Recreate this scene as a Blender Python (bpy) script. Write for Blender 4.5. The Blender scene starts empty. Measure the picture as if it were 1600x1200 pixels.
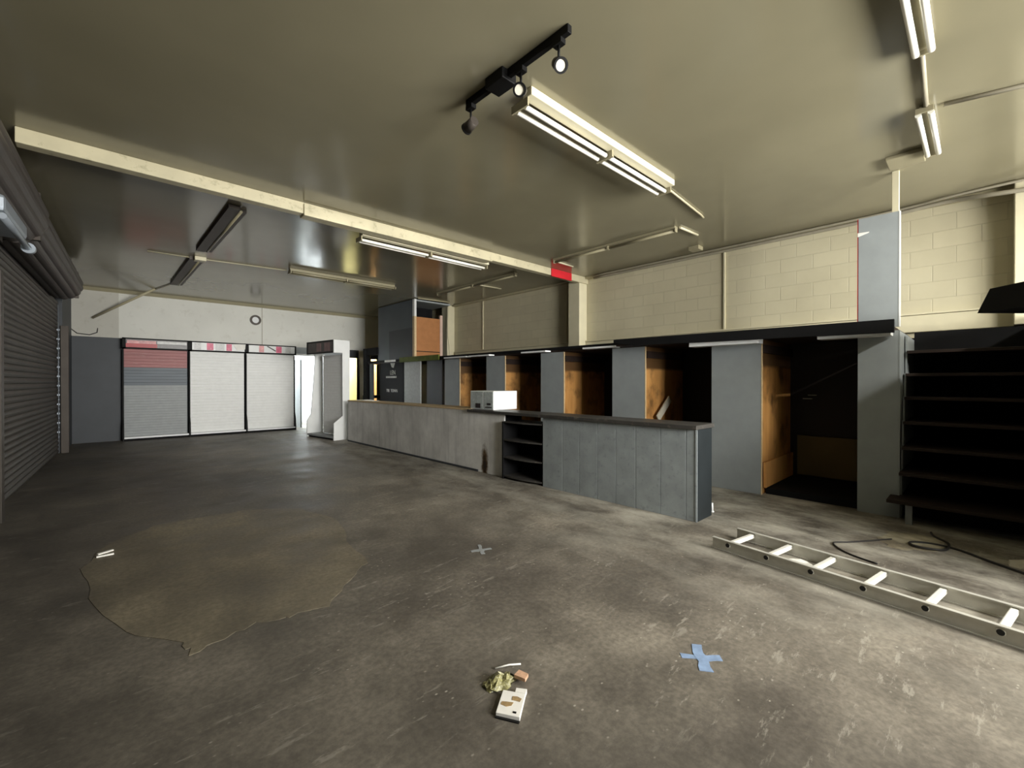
import bpy, bmesh, math, random
from mathutils import Vector, Matrix
random.seed(7)
PI = math.pi
S = bpy.context.scene
C = S.collection

# ------------------------------------------------------------------ materials
def lin(c):
    return tuple(((v / 255) / 12.92 if v / 255 <= .04045 else ((v / 255 + .055) / 1.055) ** 2.4) for v in c) + (1,)

def new_mat(name):
    m = bpy.data.materials.new(name); m.use_nodes = True
    nt = m.node_tree; b = nt.nodes['Principled BSDF']
    return m, nt, b

def N(nt, kind, **kw):
    n = nt.nodes.new(kind)
    for k, v in kw.items():
        if k in n.inputs: n.inputs[k].default_value = v
        else: setattr(n, k, v)
    return n

def mix(nt, fac, a, b, mode='MIX'):
    n = nt.nodes.new('ShaderNodeMix'); n.data_type = 'RGBA'; n.blend_type = mode
    for sock, v in ((n.inputs['Factor'], fac), (n.inputs['A'], a), (n.inputs['B'], b)):
        pass
    ins = [s for s in n.inputs if s.name == 'Factor' and s.type == 'VALUE'][0]
    ia = [s for s in n.inputs if s.name == 'A' and s.type == 'RGBA'][0]
    ib = [s for s in n.inputs if s.name == 'B' and s.type == 'RGBA'][0]
    for s, v in ((ins, fac), (ia, a), (ib, b)):
        if hasattr(v, 'links') or hasattr(v, 'is_output'): nt.links.new(v, s)
        else: s.default_value = v
    return [s for s in n.outputs if s.type == 'RGBA'][0]

def ramp(nt, val, p0, p1, c0=(0, 0, 0, 1), c1=(1, 1, 1, 1)):
    r = nt.nodes.new('ShaderNodeValToRGB')
    r.color_ramp.elements[0].position = p0; r.color_ramp.elements[0].color = c0
    r.color_ramp.elements[1].position = p1; r.color_ramp.elements[1].color = c1
    nt.links.new(val, r.inputs[0]); return r.outputs['Color']

def coords(nt, scale=(1, 1, 1), rot=(0, 0, 0), loc=(0, 0, 0)):
    g = nt.nodes.new('ShaderNodeNewGeometry')
    mp = nt.nodes.new('ShaderNodeMapping')
    mp.inputs['Scale'].default_value = scale; mp.inputs['Rotation'].default_value = rot; mp.inputs['Location'].default_value = loc
    nt.links.new(g.outputs['Position'], mp.inputs['Vector'])
    return mp.outputs['Vector']

def noise(nt, vec, scale=5, detail=4, rough=.55):
    n = N(nt, 'ShaderNodeTexNoise'); n.inputs['Scale'].default_value = scale
    n.inputs['Detail'].default_value = detail; n.inputs['Roughness'].default_value = rough
    nt.links.new(vec, n.inputs['Vector']); return n.outputs['Fac']

def bump(nt, b, h, strength=.2, dist=.01):
    n = N(nt, 'ShaderNodeBump'); n.inputs['Strength'].default_value = strength; n.inputs['Distance'].default_value = dist
    nt.links.new(h, n.inputs['Height']); nt.links.new(n.outputs['Normal'], b.inputs['Normal'])

def paint(name, rgb, rough=.6, var=.12, scale=3.0, spec=.4, metal=0., grime=None, stretch=(1, 1, 1), bmp=.05):
    """a painted or plain surface: base colour with worn, uneven tone"""
    m, nt, b = new_mat(name)
    v = coords(nt, stretch)
    c = lin(rgb)
    dk = tuple(x * (1 - var) for x in c[:3]) + (1,); lt = tuple(min(1, x * (1 + var)) for x in c[:3]) + (1,)
    col = ramp(nt, noise(nt, v, scale), .3, .7, dk, lt)
    if grime:
        col = mix(nt, ramp(nt, noise(nt, v, scale * 2.7, 6, .7), .55, .72), col, lin(grime))
    nt.links.new(col, b.inputs['Base Color'])
    b.inputs['Roughness'].default_value = rough; b.inputs['Metallic'].default_value = metal
    b.inputs['Specular IOR Level'].default_value = spec
    if bmp: bump(nt, b, noise(nt, v, scale * 25, 3), bmp, .004)
    return m

def emit(name, rgb, strength):
    m, nt, b = new_mat(name)
    b.inputs['Base Color'].default_value = lin(rgb)
    b.inputs['Emission Color'].default_value = lin(rgb); b.inputs['Emission Strength'].default_value = strength
    return m

def plywood_mat(name, a, b_, rough=.55):
    m, nt, b = new_mat(name)
    v = coords(nt, (5, 5, .7))
    n1 = noise(nt, v, 2.2, 6, .6)
    v2 = coords(nt, (1.2, 1.2, 1.0))
    n2 = noise(nt, v2, 2.4, 4, .6)
    col = ramp(nt, n1, .3, .7, lin(a), lin(b_))
    col = mix(nt, ramp(nt, n2, .5, .68), col, lin(tuple(x * .62 for x in a)))
    # the upper part of the board is darker
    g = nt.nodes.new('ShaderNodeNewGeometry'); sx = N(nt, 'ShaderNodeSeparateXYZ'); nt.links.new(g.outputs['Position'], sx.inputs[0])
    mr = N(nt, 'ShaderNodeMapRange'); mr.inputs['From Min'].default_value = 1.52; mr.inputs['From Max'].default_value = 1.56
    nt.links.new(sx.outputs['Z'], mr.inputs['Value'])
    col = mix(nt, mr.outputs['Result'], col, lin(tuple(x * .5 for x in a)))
    nt.links.new(col, b.inputs['Base Color']); b.inputs['Roughness'].default_value = rough
    bump(nt, b, n1, .1, .003)
    return m

def floor_mat(name, gain=1., tint=(1, 1, 1), scuffs=True):
    m, nt, b = new_mat(name)
    def c(r, g, bb): return lin(tuple(min(255, x * gain * t) for x, t in zip((r, g, bb), tint)))
    v = coords(nt)
    big = noise(nt, v, .55, 5, .6); mid = noise(nt, v, 2.3, 9, .66); fine = noise(nt, v, 34, 6, .65)
    col = ramp(nt, big, .36, .64, c(104, 98, 89), c(156, 148, 133))
    col = mix(nt, ramp(nt, mid, .36, .66), mix(nt, .6, col, c(70, 66, 60)), col)
    col = mix(nt, ramp(nt, fine, .38, .62), mix(nt, .38, col, c(58, 55, 50)), col)
    bl = noise(nt, coords(nt, (1, 1, 1), (0, 0, 0), (7, 3, 0)), 1.1, 7, .65)
    col = mix(nt, ramp(nt, bl, .54, .68), col, mix(nt, .6, col, c(76, 71, 64)))
    g = nt.nodes.new('ShaderNodeNewGeometry'); sx = N(nt, 'ShaderNodeSeparateXYZ'); nt.links.new(g.outputs['Position'], sx.inputs[0])
    def mr(sock, a, bb):
        q = N(nt, 'ShaderNodeMapRange'); q.inputs['From Min'].default_value = a; q.inputs['From Max'].default_value = bb
        nt.links.new(sx.outputs[sock], q.inputs['Value']); return q.outputs['Result']
    def mul(a, bb):
        q = N(nt, 'ShaderNodeMath'); q.operation = 'MULTIPLY'; nt.links.new(a, q.inputs[0])
        if hasattr(bb, 'is_output'): nt.links.new(bb, q.inputs[1])
        else: q.inputs[1].default_value = bb
        return q.outputs[0]
    if scuffs:
        # drag marks: long pale scrapes, and clusters of chipped paint
        v2 = coords(nt, (1.0, 4.2, 1), (0, 0, -.75))
        clus = ramp(nt, noise(nt, coords(nt, loc=(2, 9, 0)), .8, 4, .6), .40, .58)
        sc = ramp(nt, noise(nt, v2, 3.4, 9, .74), .575, .63)
        col = mix(nt, mul(mul(sc, clus), .5), col, c(172, 167, 154))
        vo = N(nt, 'ShaderNodeTexVoronoi'); vo.inputs['Scale'].default_value = 15; nt.links.new(coords(nt, (1, 1.5, 1), (0, 0, -.75)), vo.inputs['Vector'])
        sp = ramp(nt, vo.outputs['Distance'], .05, .13, (1, 1, 1, 1), (0, 0, 0, 1))
        col = mix(nt, mul(sp, ramp(nt, noise(nt, coords(nt, loc=(5, 1, 0)), 2.2, 5, .7), .46, .6)), col, c(170, 165, 152))
    # paler mottling towards the counter and the bays
    rr = ramp(nt, noise(nt, coords(nt, (1.6, .8, 1), (0, 0, -.5)), 1.7, 9, .7), .42, .66)
    col = mix(nt, mul(mr('X', 2.4, 5.0), rr), col, c(190, 186, 172))
    # weaker light towards the left is painted in as a darker floor
    col = mix(nt, mul(mr('X', 2.2, -.6), .7), col, mix(nt, .65, col, c(52, 50, 48)))
    nt.links.new(col, b.inputs['Base Color'])
    rg = ramp(nt, mid, .3, .7, (.42, .42, .42, 1), (.7, .7, .7, 1)); nt.links.new(rg, b.inputs['Roughness'])
    b.inputs['Specular IOR Level'].default_value = .3
    bump(nt, b, fine, .2, .004)
    return m

def block_mat(name, rgb):
    m, nt, b = new_mat(name)
    g = nt.nodes.new('ShaderNodeNewGeometry'); sx = N(nt, 'ShaderNodeSeparateXYZ'); cx = N(nt, 'ShaderNodeCombineXYZ')
    nt.links.new(g.outputs['Position'], sx.inputs[0])
    nt.links.new(sx.outputs['Y'], cx.inputs['X']); nt.links.new(sx.outputs['Z'], cx.inputs['Y'])
    br = N(nt, 'ShaderNodeTexBrick'); nt.links.new(cx.outputs[0], br.inputs['Vector'])
    br.inputs['Scale'].default_value = 1; br.inputs['Brick Width'].default_value = .4; br.inputs['Row Height'].default_value = .195
    br.inputs['Mortar Size'].default_value = .006; br.inputs['Mortar Smooth'].default_value = .4
    br.inputs['Color1'].default_value = lin(rgb); br.inputs['Color2'].default_value = lin(tuple(x * .97 for x in rgb))
    br.inputs['Mortar'].default_value = lin(tuple(x * .965 for x in rgb))
    v = coords(nt)
    col = mix(nt, ramp(nt, noise(nt, v, 1.3, 6, .6), .35, .75), br.outputs['Color'], mix(nt, .25, br.outputs['Color'], lin((150, 140, 110))))
    nt.links.new(col, b.inputs['Base Color']); b.inputs['Roughness'].default_value = .55
    inv = N(nt, 'ShaderNodeMath'); inv.operation = 'SUBTRACT'; inv.inputs[0].default_value = 1
    nt.links.new(br.outputs['Fac'], inv.inputs[1])
    bump(nt, b, inv.outputs[0], .6, .006)
    return m

def ceiling_mat():
    m, nt, b = new_mat('gloss_cream_ceiling')
    v = coords(nt)
    col = ramp(nt, noise(nt, v, .5, 4), .3, .7, lin((124, 119, 97)), lin((139, 133, 109)))
    nt.links.new(col, b.inputs['Base Color'])
    b.inputs['Roughness'].default_value = .17; b.inputs['Specular IOR Level'].default_value = .55
    bump(nt, b, noise(nt, coords(nt, (1, 1, 1)), 1.1, 2), .12, .03)
    return m

def counter_white_mat():
    m, nt, b = new_mat('whitewashed_board')
    v = coords(nt)
    col = ramp(nt, noise(nt, v, 2.2, 7, .65), .3, .72, lin((206, 205, 200)), lin((246, 245, 240)))
    streak = noise(nt, coords(nt, (6, 6, .5)), 2, 5, .6)
    col = mix(nt, ramp(nt, streak, .5, .75), col, mix(nt, .3, col, lin((110, 110, 108))))
    # brown water damage low down near its end: a stain with its own outline
    g = nt.nodes.new('ShaderNodeNewGeometry')
    mp = nt.nodes.new('ShaderNodeMapping'); mp.inputs['Location'].default_value = (0, -5.05 / .085, -.12 / .33)
    mp.inputs['Scale'].default_value = (0, 1 / .085, 1 / .33)
    nt.links.new(g.outputs['Position'], mp.inputs['Vector'])
    ln = N(nt, 'ShaderNodeVectorMath'); ln.operation = 'LENGTH'; nt.links.new(mp.outputs[0], ln.inputs[0])
    ad = N(nt, 'ShaderNodeMath'); ad.operation = 'ADD'; nt.links.new(ln.outputs['Value'], ad.inputs[0])
    nm = N(nt, 'ShaderNodeMath'); nm.operation = 'MULTIPLY'; nm.inputs[1].default_value = 1.1
    nt.links.new(noise(nt, v, 14, 5, .7), nm.inputs[0]); nt.links.new(nm.outputs[0], ad.inputs[1])
    hf = N(nt, 'ShaderNodeMath'); hf.operation = 'MULTIPLY'; hf.inputs[1].default_value = .5; nt.links.new(ad.outputs[0], hf.inputs[0])
    col = mix(nt, ramp(nt, hf.outputs[0], .55, .82, (1, 1, 1, 1), (0, 0, 0, 1)), col, lin((92, 70, 36)))
    col = mix(nt, ramp(nt, hf.outputs[0], .40, .55, (1, 1, 1, 1), (0, 0, 0, 1)), col, lin((40, 26, 12)))
    nt.links.new(col, b.inputs['Base Color']); b.inputs['Roughness'].default_value = .55
    return m

M = {}
M['floor'] = floor_mat('worn_concrete')
M['patch'] = floor_mat('smooth_screed', 1.12, (1, .985, .92), False)
M['ceiling'] = ceiling_mat()
M['block'] = block_mat('painted_blockwork', (208, 201, 172))
M['cream'] = paint('cream_gloss', (208, 201, 172), .4, .05, 4)
M['white_wall'] = paint('white_plaster', (222, 222, 214), .7, .04, 1.5, grime=(206, 204, 194))
M['cream_wall'] = paint('cream_plaster', (214, 208, 182), .7, .05, 1.5)
M['grey'] = paint('grey_paint', (148, 154, 155), .5, .06, 5)
M['grey_counter'] = paint('grey_counter_paint', (150, 157, 158), .5, .12, 6, grime=(128, 134, 136))
M['charcoal'] = paint('charcoal_paint', (64, 68, 72), .55, .08, 3)
M['black_end'] = paint('black_counter_end', (34, 39, 41), .6, .15, 5, spec=.25)  # end panel much darker than the counter front
M['black'] = paint('black_paint', (20, 20, 21), .75, .2, 4, spec=.15)
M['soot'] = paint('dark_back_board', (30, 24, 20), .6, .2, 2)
M['black_metal'] = paint('black_metal', (14, 14, 14), .6, .1, 8, spec=.2)
M['ply'] = plywood_mat('plywood', (176, 124, 66), (206, 154, 90))
M['ply_edge'] = paint('pale_ply_edge', (206, 182, 142), .6, .1, 20)
M['hardboard'] = paint('orange_hardboard', (168, 114, 68), .6, .08, 8)
M['dark_wood'] = paint('dark_brown_wood', (42, 32, 27), .6, .25, 6, spec=.25, stretch=(4, .6, 4))
M['worktop'] = paint('dark_worktop', (66, 64, 61), .45, .2, 5, grime=(112, 106, 96))
M['white_board'] = counter_white_mat()
M['white'] = paint('white_melamine', (226, 228, 226), .35, .03, 4)
M['white_gloss'] = paint('white_gloss', (238, 240, 240), .18, .02, 4, bmp=0)
M['slat_grey'] = paint('grey_slat', (150, 154, 154), .5, .06, 10)
M['slat_white'] = paint('white_slat', (232, 233, 230), .5, .03, 10)
M['slat_red'] = paint('red_slat', (150, 84, 82), .45, .15, 3, grime=(176, 128, 122), stretch=(.5, 1, 6))
M['slat_navy'] = paint('slate_slat', (84, 94, 102), .45, .15, 3, stretch=(.5, 1, 6))
M['shutter'] = paint('grey_brown_shutter', (72, 68, 62), .5, .15, 2, grime=(60, 56, 50), metal=.2)
M['shutter_roll'] = paint('shutter_roll', (66, 60, 55), .5, .12, 3, metal=.1)
M['steel_dark'] = paint('dark_steel', (70, 64, 58), .5, .12, 4, metal=.4)
M['galv'] = paint('galvanised', (150, 158, 166), .4, .1, 5, metal=.4)
M['alu'] = paint('aluminium', (198, 196, 186), .4, .1, 10, metal=.25)
M['alu_bright'] = paint('pale_aluminium', (236, 234, 224), .4, .05, 10, metal=.2)
M['rubber'] = paint('black_plastic', (18, 18, 18), .5, .1, 10)
M['tube'] = paint('white_glass_tube', (250, 248, 236), .25, .01, 4, bmp=0)
M['batten'] = paint('cream_enamel', (212, 205, 176), .4, .04, 4)
M['batten_khaki'] = paint('painted_over_enamel', (146, 139, 113), .4, .04, 4)
M['red_sign'] = paint('red_sign', (196, 34, 44), .5, .1, 6)
M['red_print'] = paint('red_print', (176, 40, 46), .4, .15, 5, grime=(140, 60, 60))
M['pink_print'] = paint('pink_print', (216, 96, 128), .4, .25, 8, grime=(230, 190, 196))
M['rose_print'] = paint('rose_print', (214, 150, 150), .4, .25, 8, grime=(232, 214, 210))
M['grey_print'] = paint('grey_print', (206, 206, 204), .4, .15, 9, grime=(160, 162, 162))
M['dark_print'] = paint('dark_print', (52, 46, 46), .35, .3, 6, grime=(84, 76, 75))
M['green'] = paint('moss_green_board', (92, 104, 30), .7, .2, 6, grime=(64, 76, 24))
M['letter'] = paint('off_white_letters', (250, 250, 244), .6, .1, 9)
M['letter_dim'] = paint('faded_letters', (166, 166, 154), .6, .25, 12)
M['paint_blue'] = paint('pale_blue_paint', (132, 154, 184), .6, .2, 20)
M['paint_blue_faint'] = paint('faint_blue_paint', (138, 142, 142), .6, .1, 14)
M['paper'] = paint('paper', (238, 236, 228), .6, .05, 14)
M['foil'] = paint('yellow_wrapper', (140, 136, 92), .4, .45, 60, grime=(240, 238, 216))
M['orange_print'] = paint('orange_print', (206, 166, 136), .5, .2, 40)
M['tan_print'] = paint('tan_print', (164, 138, 96), .5, .25, 50, grime=(96, 96, 92))
M['box_white'] = paint('white_foam', (240, 242, 240), .5, .03, 8)
M['box_print'] = paint('grey_carton_print', (178, 186, 184), .5, .2, 8, grime=(226, 232, 230))
M['plank'] = paint('pale_plank', (196, 190, 172), .6, .1, 8)
M['olive_board'] = paint('olive_board', (98, 84, 48), .6, .12, 3)
M['cable'] = paint('black_cable', (40, 38, 36), .6, .1, 8)
M['conduit'] = paint('painted_conduit', (178, 170, 140), .45, .05, 5)
M['grey_conduit'] = paint('grey_conduit', (150, 144, 126), .4, .08, 6)
M['yellow_room'] = paint('yellow_wall', (246, 244, 222), .7, .03, 3)
M['orange_room'] = paint('peach_wall', (248, 230, 200), .7, .03, 3)
M['white_room'] = paint('bright_white_wall', (240, 242, 242), .7, .02, 3)
M['lens'] = paint('lamp_lens', (236, 232, 214), .2, .02, 6, bmp=0)

# ------------------------------------------------------------------ geometry
class MB:
    def __init__(s): s.bm = bmesh.new()
    def box(s, x0, x1, y0, y1, z0, z1, mi=0):
        x0, x1 = sorted((x0, x1)); y0, y1 = sorted((y0, y1)); z0, z1 = sorted((z0, z1))
        v = [s.bm.verts.new(p) for p in ((x0, y0, z0), (x1, y0, z0), (x1, y1, z0), (x0, y1, z0), (x0, y0, z1), (x1, y0, z1), (x1, y1, z1), (x0, y1, z1))]
        for f in ((3, 2, 1, 0), (4, 5, 6, 7), (0, 1, 5, 4), (1, 2, 6, 5), (2, 3, 7, 6), (3, 0, 4, 7)):
            s.bm.faces.new([v[i] for i in f]).material_index = mi
        return s
    def prism(s, poly, axis, a, b):
        """poly: 2D outline in the two remaining axes (in x,y,z order), extruded from a to b along axis"""
        def P(p, t):
            q = list(p); q.insert(axis, t); return q
        va = [s.bm.verts.new(P(p, a)) for p in poly]; vb = [s.bm.verts.new(P(p, b)) for p in poly]
        n = len(poly)
        s.bm.faces.new(va); s.bm.faces.new(list(reversed(vb)))
        for i in range(n): s.bm.faces.new((va[i], vb[i], vb[(i + 1) % n], va[(i + 1) % n]))
        return s
    def cyl(s, p0, p1, r, n=16, r1=None):
        p0, p1 = Vector(p0), Vector(p1); d = (p1 - p0).normalized()
        u = d.orthogonal().normalized(); w = d.cross(u); r1 = r if r1 is None else r1
        a = [s.bm.verts.new(p0 + r * (math.cos(2 * PI * i / n) * u + math.sin(2 * PI * i / n) * w)) for i in range(n)]
        b = [s.bm.verts.new(p1 + r1 * (math.cos(2 * PI * i / n) * u + math.sin(2 * PI * i / n) * w)) for i in range(n)]
        s.bm.faces.new(list(reversed(a))); s.bm.faces.new(b)
        for i in range(n): s.bm.faces.new((a[i], a[(i + 1) % n], b[(i + 1) % n], b[i])).smooth = True
        return s
    def tube(s, pts, r, n=8):
        pts = [Vector(p) for p in pts]; rings = []
        up = None
        for i, p in enumerate(pts):
            d = (pts[min(i + 1, len(pts) - 1)] - pts[max(i - 1, 0)]).normalized()
            if up is None: up = d.orthogonal().normalized()
            up = (up - d * up.dot(d)).normalized(); w = d.cross(up)
            rings.append([s.bm.verts.new(p + r * (math.cos(2 * PI * k / n) * up + math.sin(2 * PI * k / n) * w)) for k in range(n)])
        for a, b in zip(rings, rings[1:]):
            for k in range(n): s.bm.faces.new((a[k], a[(k + 1) % n], b[(k + 1) % n], b[k])).smooth = True
        s.bm.faces.new(list(reversed(rings[0]))); s.bm.faces.new(rings[-1])
        return s
    def ring(s, c, axis, r0, r1, d, n=28):
        """flat-faced ring: outer radius r1, inner r0, thickness d along the axis vector"""
        c = Vector(c); a = Vector(axis).normalized(); u = a.orthogonal().normalized(); w = a.cross(u)
        R = []
        for (r, t) in ((r0, 0), (r1, 0), (r1, d), (r0, d)):
            R.append([s.bm.verts.new(c + a * t + r * (math.cos(2 * PI * i / n) * u + math.sin(2 * PI * i / n) * w)) for i in range(n)])
        for q in range(4):
            A, B = R[q], R[(q + 1) % 4]
            for i in range(n): s.bm.faces.new((A[i], A[(i + 1) % n], B[(i + 1) % n], B[i]))
        return s

def obj(name, mb, mat, parent=None, bevel=0, smooth=False):
    """links the collected shape as one mesh object; world coordinates become local to its parent's location"""
    bm = mb.bm if isinstance(mb, MB) else mb
    bmesh.ops.recalc_face_normals(bm, faces=bm.faces)
    me = bpy.data.meshes.new(name)
    off = Vector((0, 0, 0)); q = parent
    while q is not None: off += q.location; q = q.parent
    if parent is None:
        xs = [v.co for v in bm.verts]
        off = Vector(((min(v.x for v in xs) + max(v.x for v in xs)) / 2, (min(v.y for v in xs) + max(v.y for v in xs)) / 2, min(v.z for v in xs)))
    bmesh.ops.translate(bm, verts=bm.verts, vec=-off)
    bm.to_mesh(me); bm.free()
    for m in (mat if isinstance(mat, (list, tuple)) else [mat]): me.materials.append(m)
    o = bpy.data.objects.new(name, me); C.objects.link(o)
    if parent is not None: o.parent = parent
    else: o.location = off
    if smooth:
        for p in me.polygons: p.use_smooth = True
    if bevel:
        b = o.modifiers.new('bevel', 'BEVEL'); b.width = bevel; b.segments = 2; b.limit_method = 'ANGLE'
    return o

def tag(o, label, cat, group=None):
    o['label'] = label; o['category'] = cat
    if group: o['group'] = group
    return o

def thing(name, label, cat, loc=(0, 0, 0), group=None):
    o = bpy.data.objects.new(name, None); C.objects.link(o); o.location = loc; o.empty_display_size = .1
    return tag(o, label, cat, group)

def struct(name, mb, mat, parent=None, label=None, bevel=0):
    o = obj(name, mb, mat, parent, bevel)
    if parent is None:
        o['kind'] = 'structure'
        if label: o['label'] = label
    return o

def B(*a): return MB().box(*a)
def LWT(mb):
    """the left wall stands a few degrees out of square with the room"""
    for v in mb.bm.verts: v.co.x += .025 + .05 * (v.co.y - 12.2)
    return mb

LX, RX, BY, NY, CZ = -.48, 7.22, 13.6, -2.6, 3.45      # the room: left, right, back, near planes and ceiling height
FX = 5.8                                              # front plane of the bays under the storage deck

# ------------------------------------------------------------------ the setting
struct('floor', B(-1.8, 8.6, NY - .3, 17.2, -.12, 0), M['floor'], label='worn grey concrete floor with pale scuffs')
struct('ceiling', B(-1.8, RX + .3, NY - .3, BY + .2, CZ, CZ + .12), M['ceiling'], label='glossy khaki cream painted ceiling')
struct('wall_right', B(RX, RX + .2, NY - .3, BY + .2, 0, CZ), M['block'], label='cream painted concrete block wall above the storage deck')
# openings added in the unseen near wall to admit the main light
nw = MB(); GX0, GX1, GX2 = 1.6, 4.4, 6.9
nw.box(-1.8, GX0, NY - .2, NY, 0, CZ); nw.box(GX2, RX + .3, NY - .2, NY, 0, CZ); nw.box(GX0, GX2, NY - .2, NY, 2.8, CZ)
nw.box(GX0, GX1, NY - .2, NY, 0, 1.2); nw.box(GX1, GX2, NY - .2, NY, 0, 2.0)
struct('wall_near', nw, M['cream_wall'])
fr = MB()
for x in (1.6, 2.95, 4.35): fr.box(x, x + .05, NY - .12, NY - .06, 1.2, 2.8)
for x in (5.6, 6.85): fr.box(x, x + .05, NY - .12, NY - .06, 2.0, 2.8)
fr.box(GX0, GX2, NY - .12, NY - .06, 2.75, 2.8); fr.box(GX0, GX1, NY - .12, NY - .06, 1.2, 1.25); fr.box(GX1, GX2, NY - .12, NY - .06, 2.0, 2.05)
struct('added_window_1', fr, M['black_metal'])  # frame of the added opening, never in view
# left wall: piers and lintels around the two shutter openings
lw = MB()
lw.box(LX - .22, LX, NY - .2, NY + .4, 0, CZ); lw.box(LX - .22, LX, 6.1, 6.45, 0, CZ); lw.box(LX - .22, LX, 12.0, BY + .2, 0, CZ)
lw.box(LX - .22, LX, NY + .4, 6.1, 3.0, CZ); lw.box(LX - .22, LX, 6.45, 12.0, 3.0, CZ)
struct('wall_left', LWT(lw), M['charcoal'])
# back wall with three openings; the upper part is white, the lower part grey
openings = ((4.16, 4.98, 2.12), (5.62, 6.1, 2.12), (6.50, 6.78, 2.1))
bw = MB()
xs = LX
for (a, b, h) in openings:
    bw.box(xs, a, BY, BY + .14, 0, 2.36); bw.box(a, b, BY, BY + .14, h, 2.36); xs = b
bw.box(xs, RX, BY, BY + .14, 0, 2.36)
struct('wall_back_lower', bw, M['charcoal'], label='charcoal painted lower part of the back wall')
struct('wall_back', B(LX, 6.3, BY - .02, BY + .14, 2.36, CZ), M['white_wall'], label='white upper part of the back wall')
struct('wall_back_left', B(LX, .385, BY - .034, BY - .02, 2.36, CZ), paint('greyed_plaster', (196, 194, 184), .7, .06, 1.5, grime=(178, 174, 160)), label='greyer left end of the white back wall')
struct('wall_back_corner', B(6.3, RX, BY - .03, BY + .14, 2.36, CZ), M['cream_wall'], label='cream corner of the back wall')
struct('trim_1', MB().box(3.325, 3.34, BY - .026, BY - .02, 2.36, CZ - .05), M['grey_conduit'], label='thin vertical joint on the white back wall')
struct('trim_2', MB().prism([(BY - .16, CZ), (BY - .02, CZ), (BY - .02, CZ - .06), (BY - .05, CZ - .06)], 0, LX, RX), M['conduit'], label='cornice along the top of the back wall')
struct('trim_3', MB().box(4.14, 5.62, BY - .012, BY, 2.13, 2.44), M['grey'], label='mid grey band above the white doorway')
struct('wall_back_tan', MB().box(6.1, 6.5, BY - .012, BY, 0, 2.36), M['cream_wall'], label='tan strip of wall between the yellow and peach openings')
# door linings
for i, (a, b, h) in enumerate(openings):
    t = MB(); w = .05 if i == 0 else .02
    t.box(a - w, a, BY - .03, BY + .15, 0, h + w); t.box(b, b + w, BY - .03, BY + .15, 0, h + w); t.box(a, b, BY - .03, BY + .15, h, h + w)
    struct('door_%d' % (i + 3), t, [M['white'], M['black'], M['black']][i], label=['white lining of the bright doorway', 'dark lining of the yellow opening', 'dark lining of the peach opening'][i])
obj('door_leaf', B(4.40, 4.44, BY + .2, BY + 1.0, 0, 2.02), M['slat_grey'], bpy.data.objects['door_3'])
# the lit rooms behind
def back_room(name, x0, x1, m, depth=2.2):
    t = MB()
    t.box(x0 - .1, x0, BY + .14, BY + depth, 0, 2.6); t.box(x1, x1 + .1, BY + .14, BY + depth, 0, 2.6)
    t.box(x0 - .1, x1 + .1, BY + depth, BY + depth + .1, 0, 2.6); t.box(x0 - .1, x1 + .1, BY + .14, BY + depth + .1, 2.6, 2.7)
    struct(name, t, m)
back_room('wall_white_room', 3.4, 5.3, M['white_room'])
back_room('wall_yellow_room', 5.42, 6.22, M['yellow_room'])
back_room('wall_peach_room', 6.36, 7.2, M['orange_room'])

# ceiling beam along X
bm_ = MB(); bm_.box(LX, RX, 5.43, 5.55, 3.32, CZ); bm_.box(1.77, 4.66, 5.405, 5.56, 3.295, 3.43)
struct('trim_4', bm_, paint('beam_paint', (190, 182, 152), .5, .1, 3, grime=(150, 142, 114)), label='cream ceiling beam across the room', bevel=.006)
# wall piers and strips on the block wall
struct('trim_5', B(6.976, RX, 5.46, 5.74, 1.95, CZ), M['cream'], label='cream pier on the block wall below the red panel', bevel=.008)
struct('trim_6', B(6.976, RX, -.56, -.235, 1.95, CZ), M['cream'], label='cream pier on the block wall at the right edge', bevel=.008)
struct('trim_7', B(6.976, RX, 9.98, 10.24, 1.95, CZ), M['cream'], label='cream pier on the block wall beside the plywood end', bevel=.008)
for n, y in ((8, 2.775), (9, 8.74), (10, 5.98)):
    struct('trim_%d' % n, B(RX - .02, RX, y - .012, y + .012, 2.17, 3.42), M['cream'])
lt = MB(); lt.box(RX - .05, RX, NY, 9.9, 1.95, 2.15); lt.box(RX - .06, RX, NY, 9.9, 2.155, 2.18)
struct('trim_11', lt, M['cream'], label='cream ledger board along the block wall', bevel=.004)
struct('wall_right_lower', B(7.0, RX, NY, BY, 0, 1.868), M['soot'], label='dark back board of the bays')
struct('trim_12', B(RX - .1, RX, NY, 9.9, CZ - .035, CZ), M['conduit'], label='cornice strip along the block wall')

# smooth screed patch in the middle of the floor
def blob(name, pts, z, mat, jitter=.03, sub=5):
    bm = bmesh.new(); P = []
    n = len(pts)
    for i in range(n):
        a, b = Vector(pts[i]), Vector(pts[(i + 1) % n])
        for k in range(sub):
            p = a.lerp(b, k / sub); P.append((p.x + random.uniform(-jitter, jitter), p.y + random.uniform(-jitter, jitter)))
    mb = MB(); mb.prism(P, 2, 0.0, z)
    return mb
px = [(0.336, 2.687), (0.457, 2.721), (0.646, 2.769), (0.817, 2.728), (1.015, 2.702), (1.266, 2.954), (1.461, 3.137), (1.561, 3.681), (1.71, 4.333), (1.584, 4.963), (1.237, 5.29), (0.788, 5.315), (0.389, 5.313), (0.074, 4.981), (-0.088, 4.442), (-0.033, 3.809), (0.123, 3.175), (0.323, 2.84)]
struct('trim_13', blob('patch', px, .0025, M['patch'], .022, 4), M['patch'], label='smooth khaki screed patch on the floor')
px = [(4.95, .62), (5.25, .55), (5.3, .25), (5.05, .18), (4.78, .3), (4.72, .5)]
struct('trim_14', blob('patch', px, .0025, M['patch']), M['patch'], label='smooth screed patch before the tiered shelves')

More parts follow.
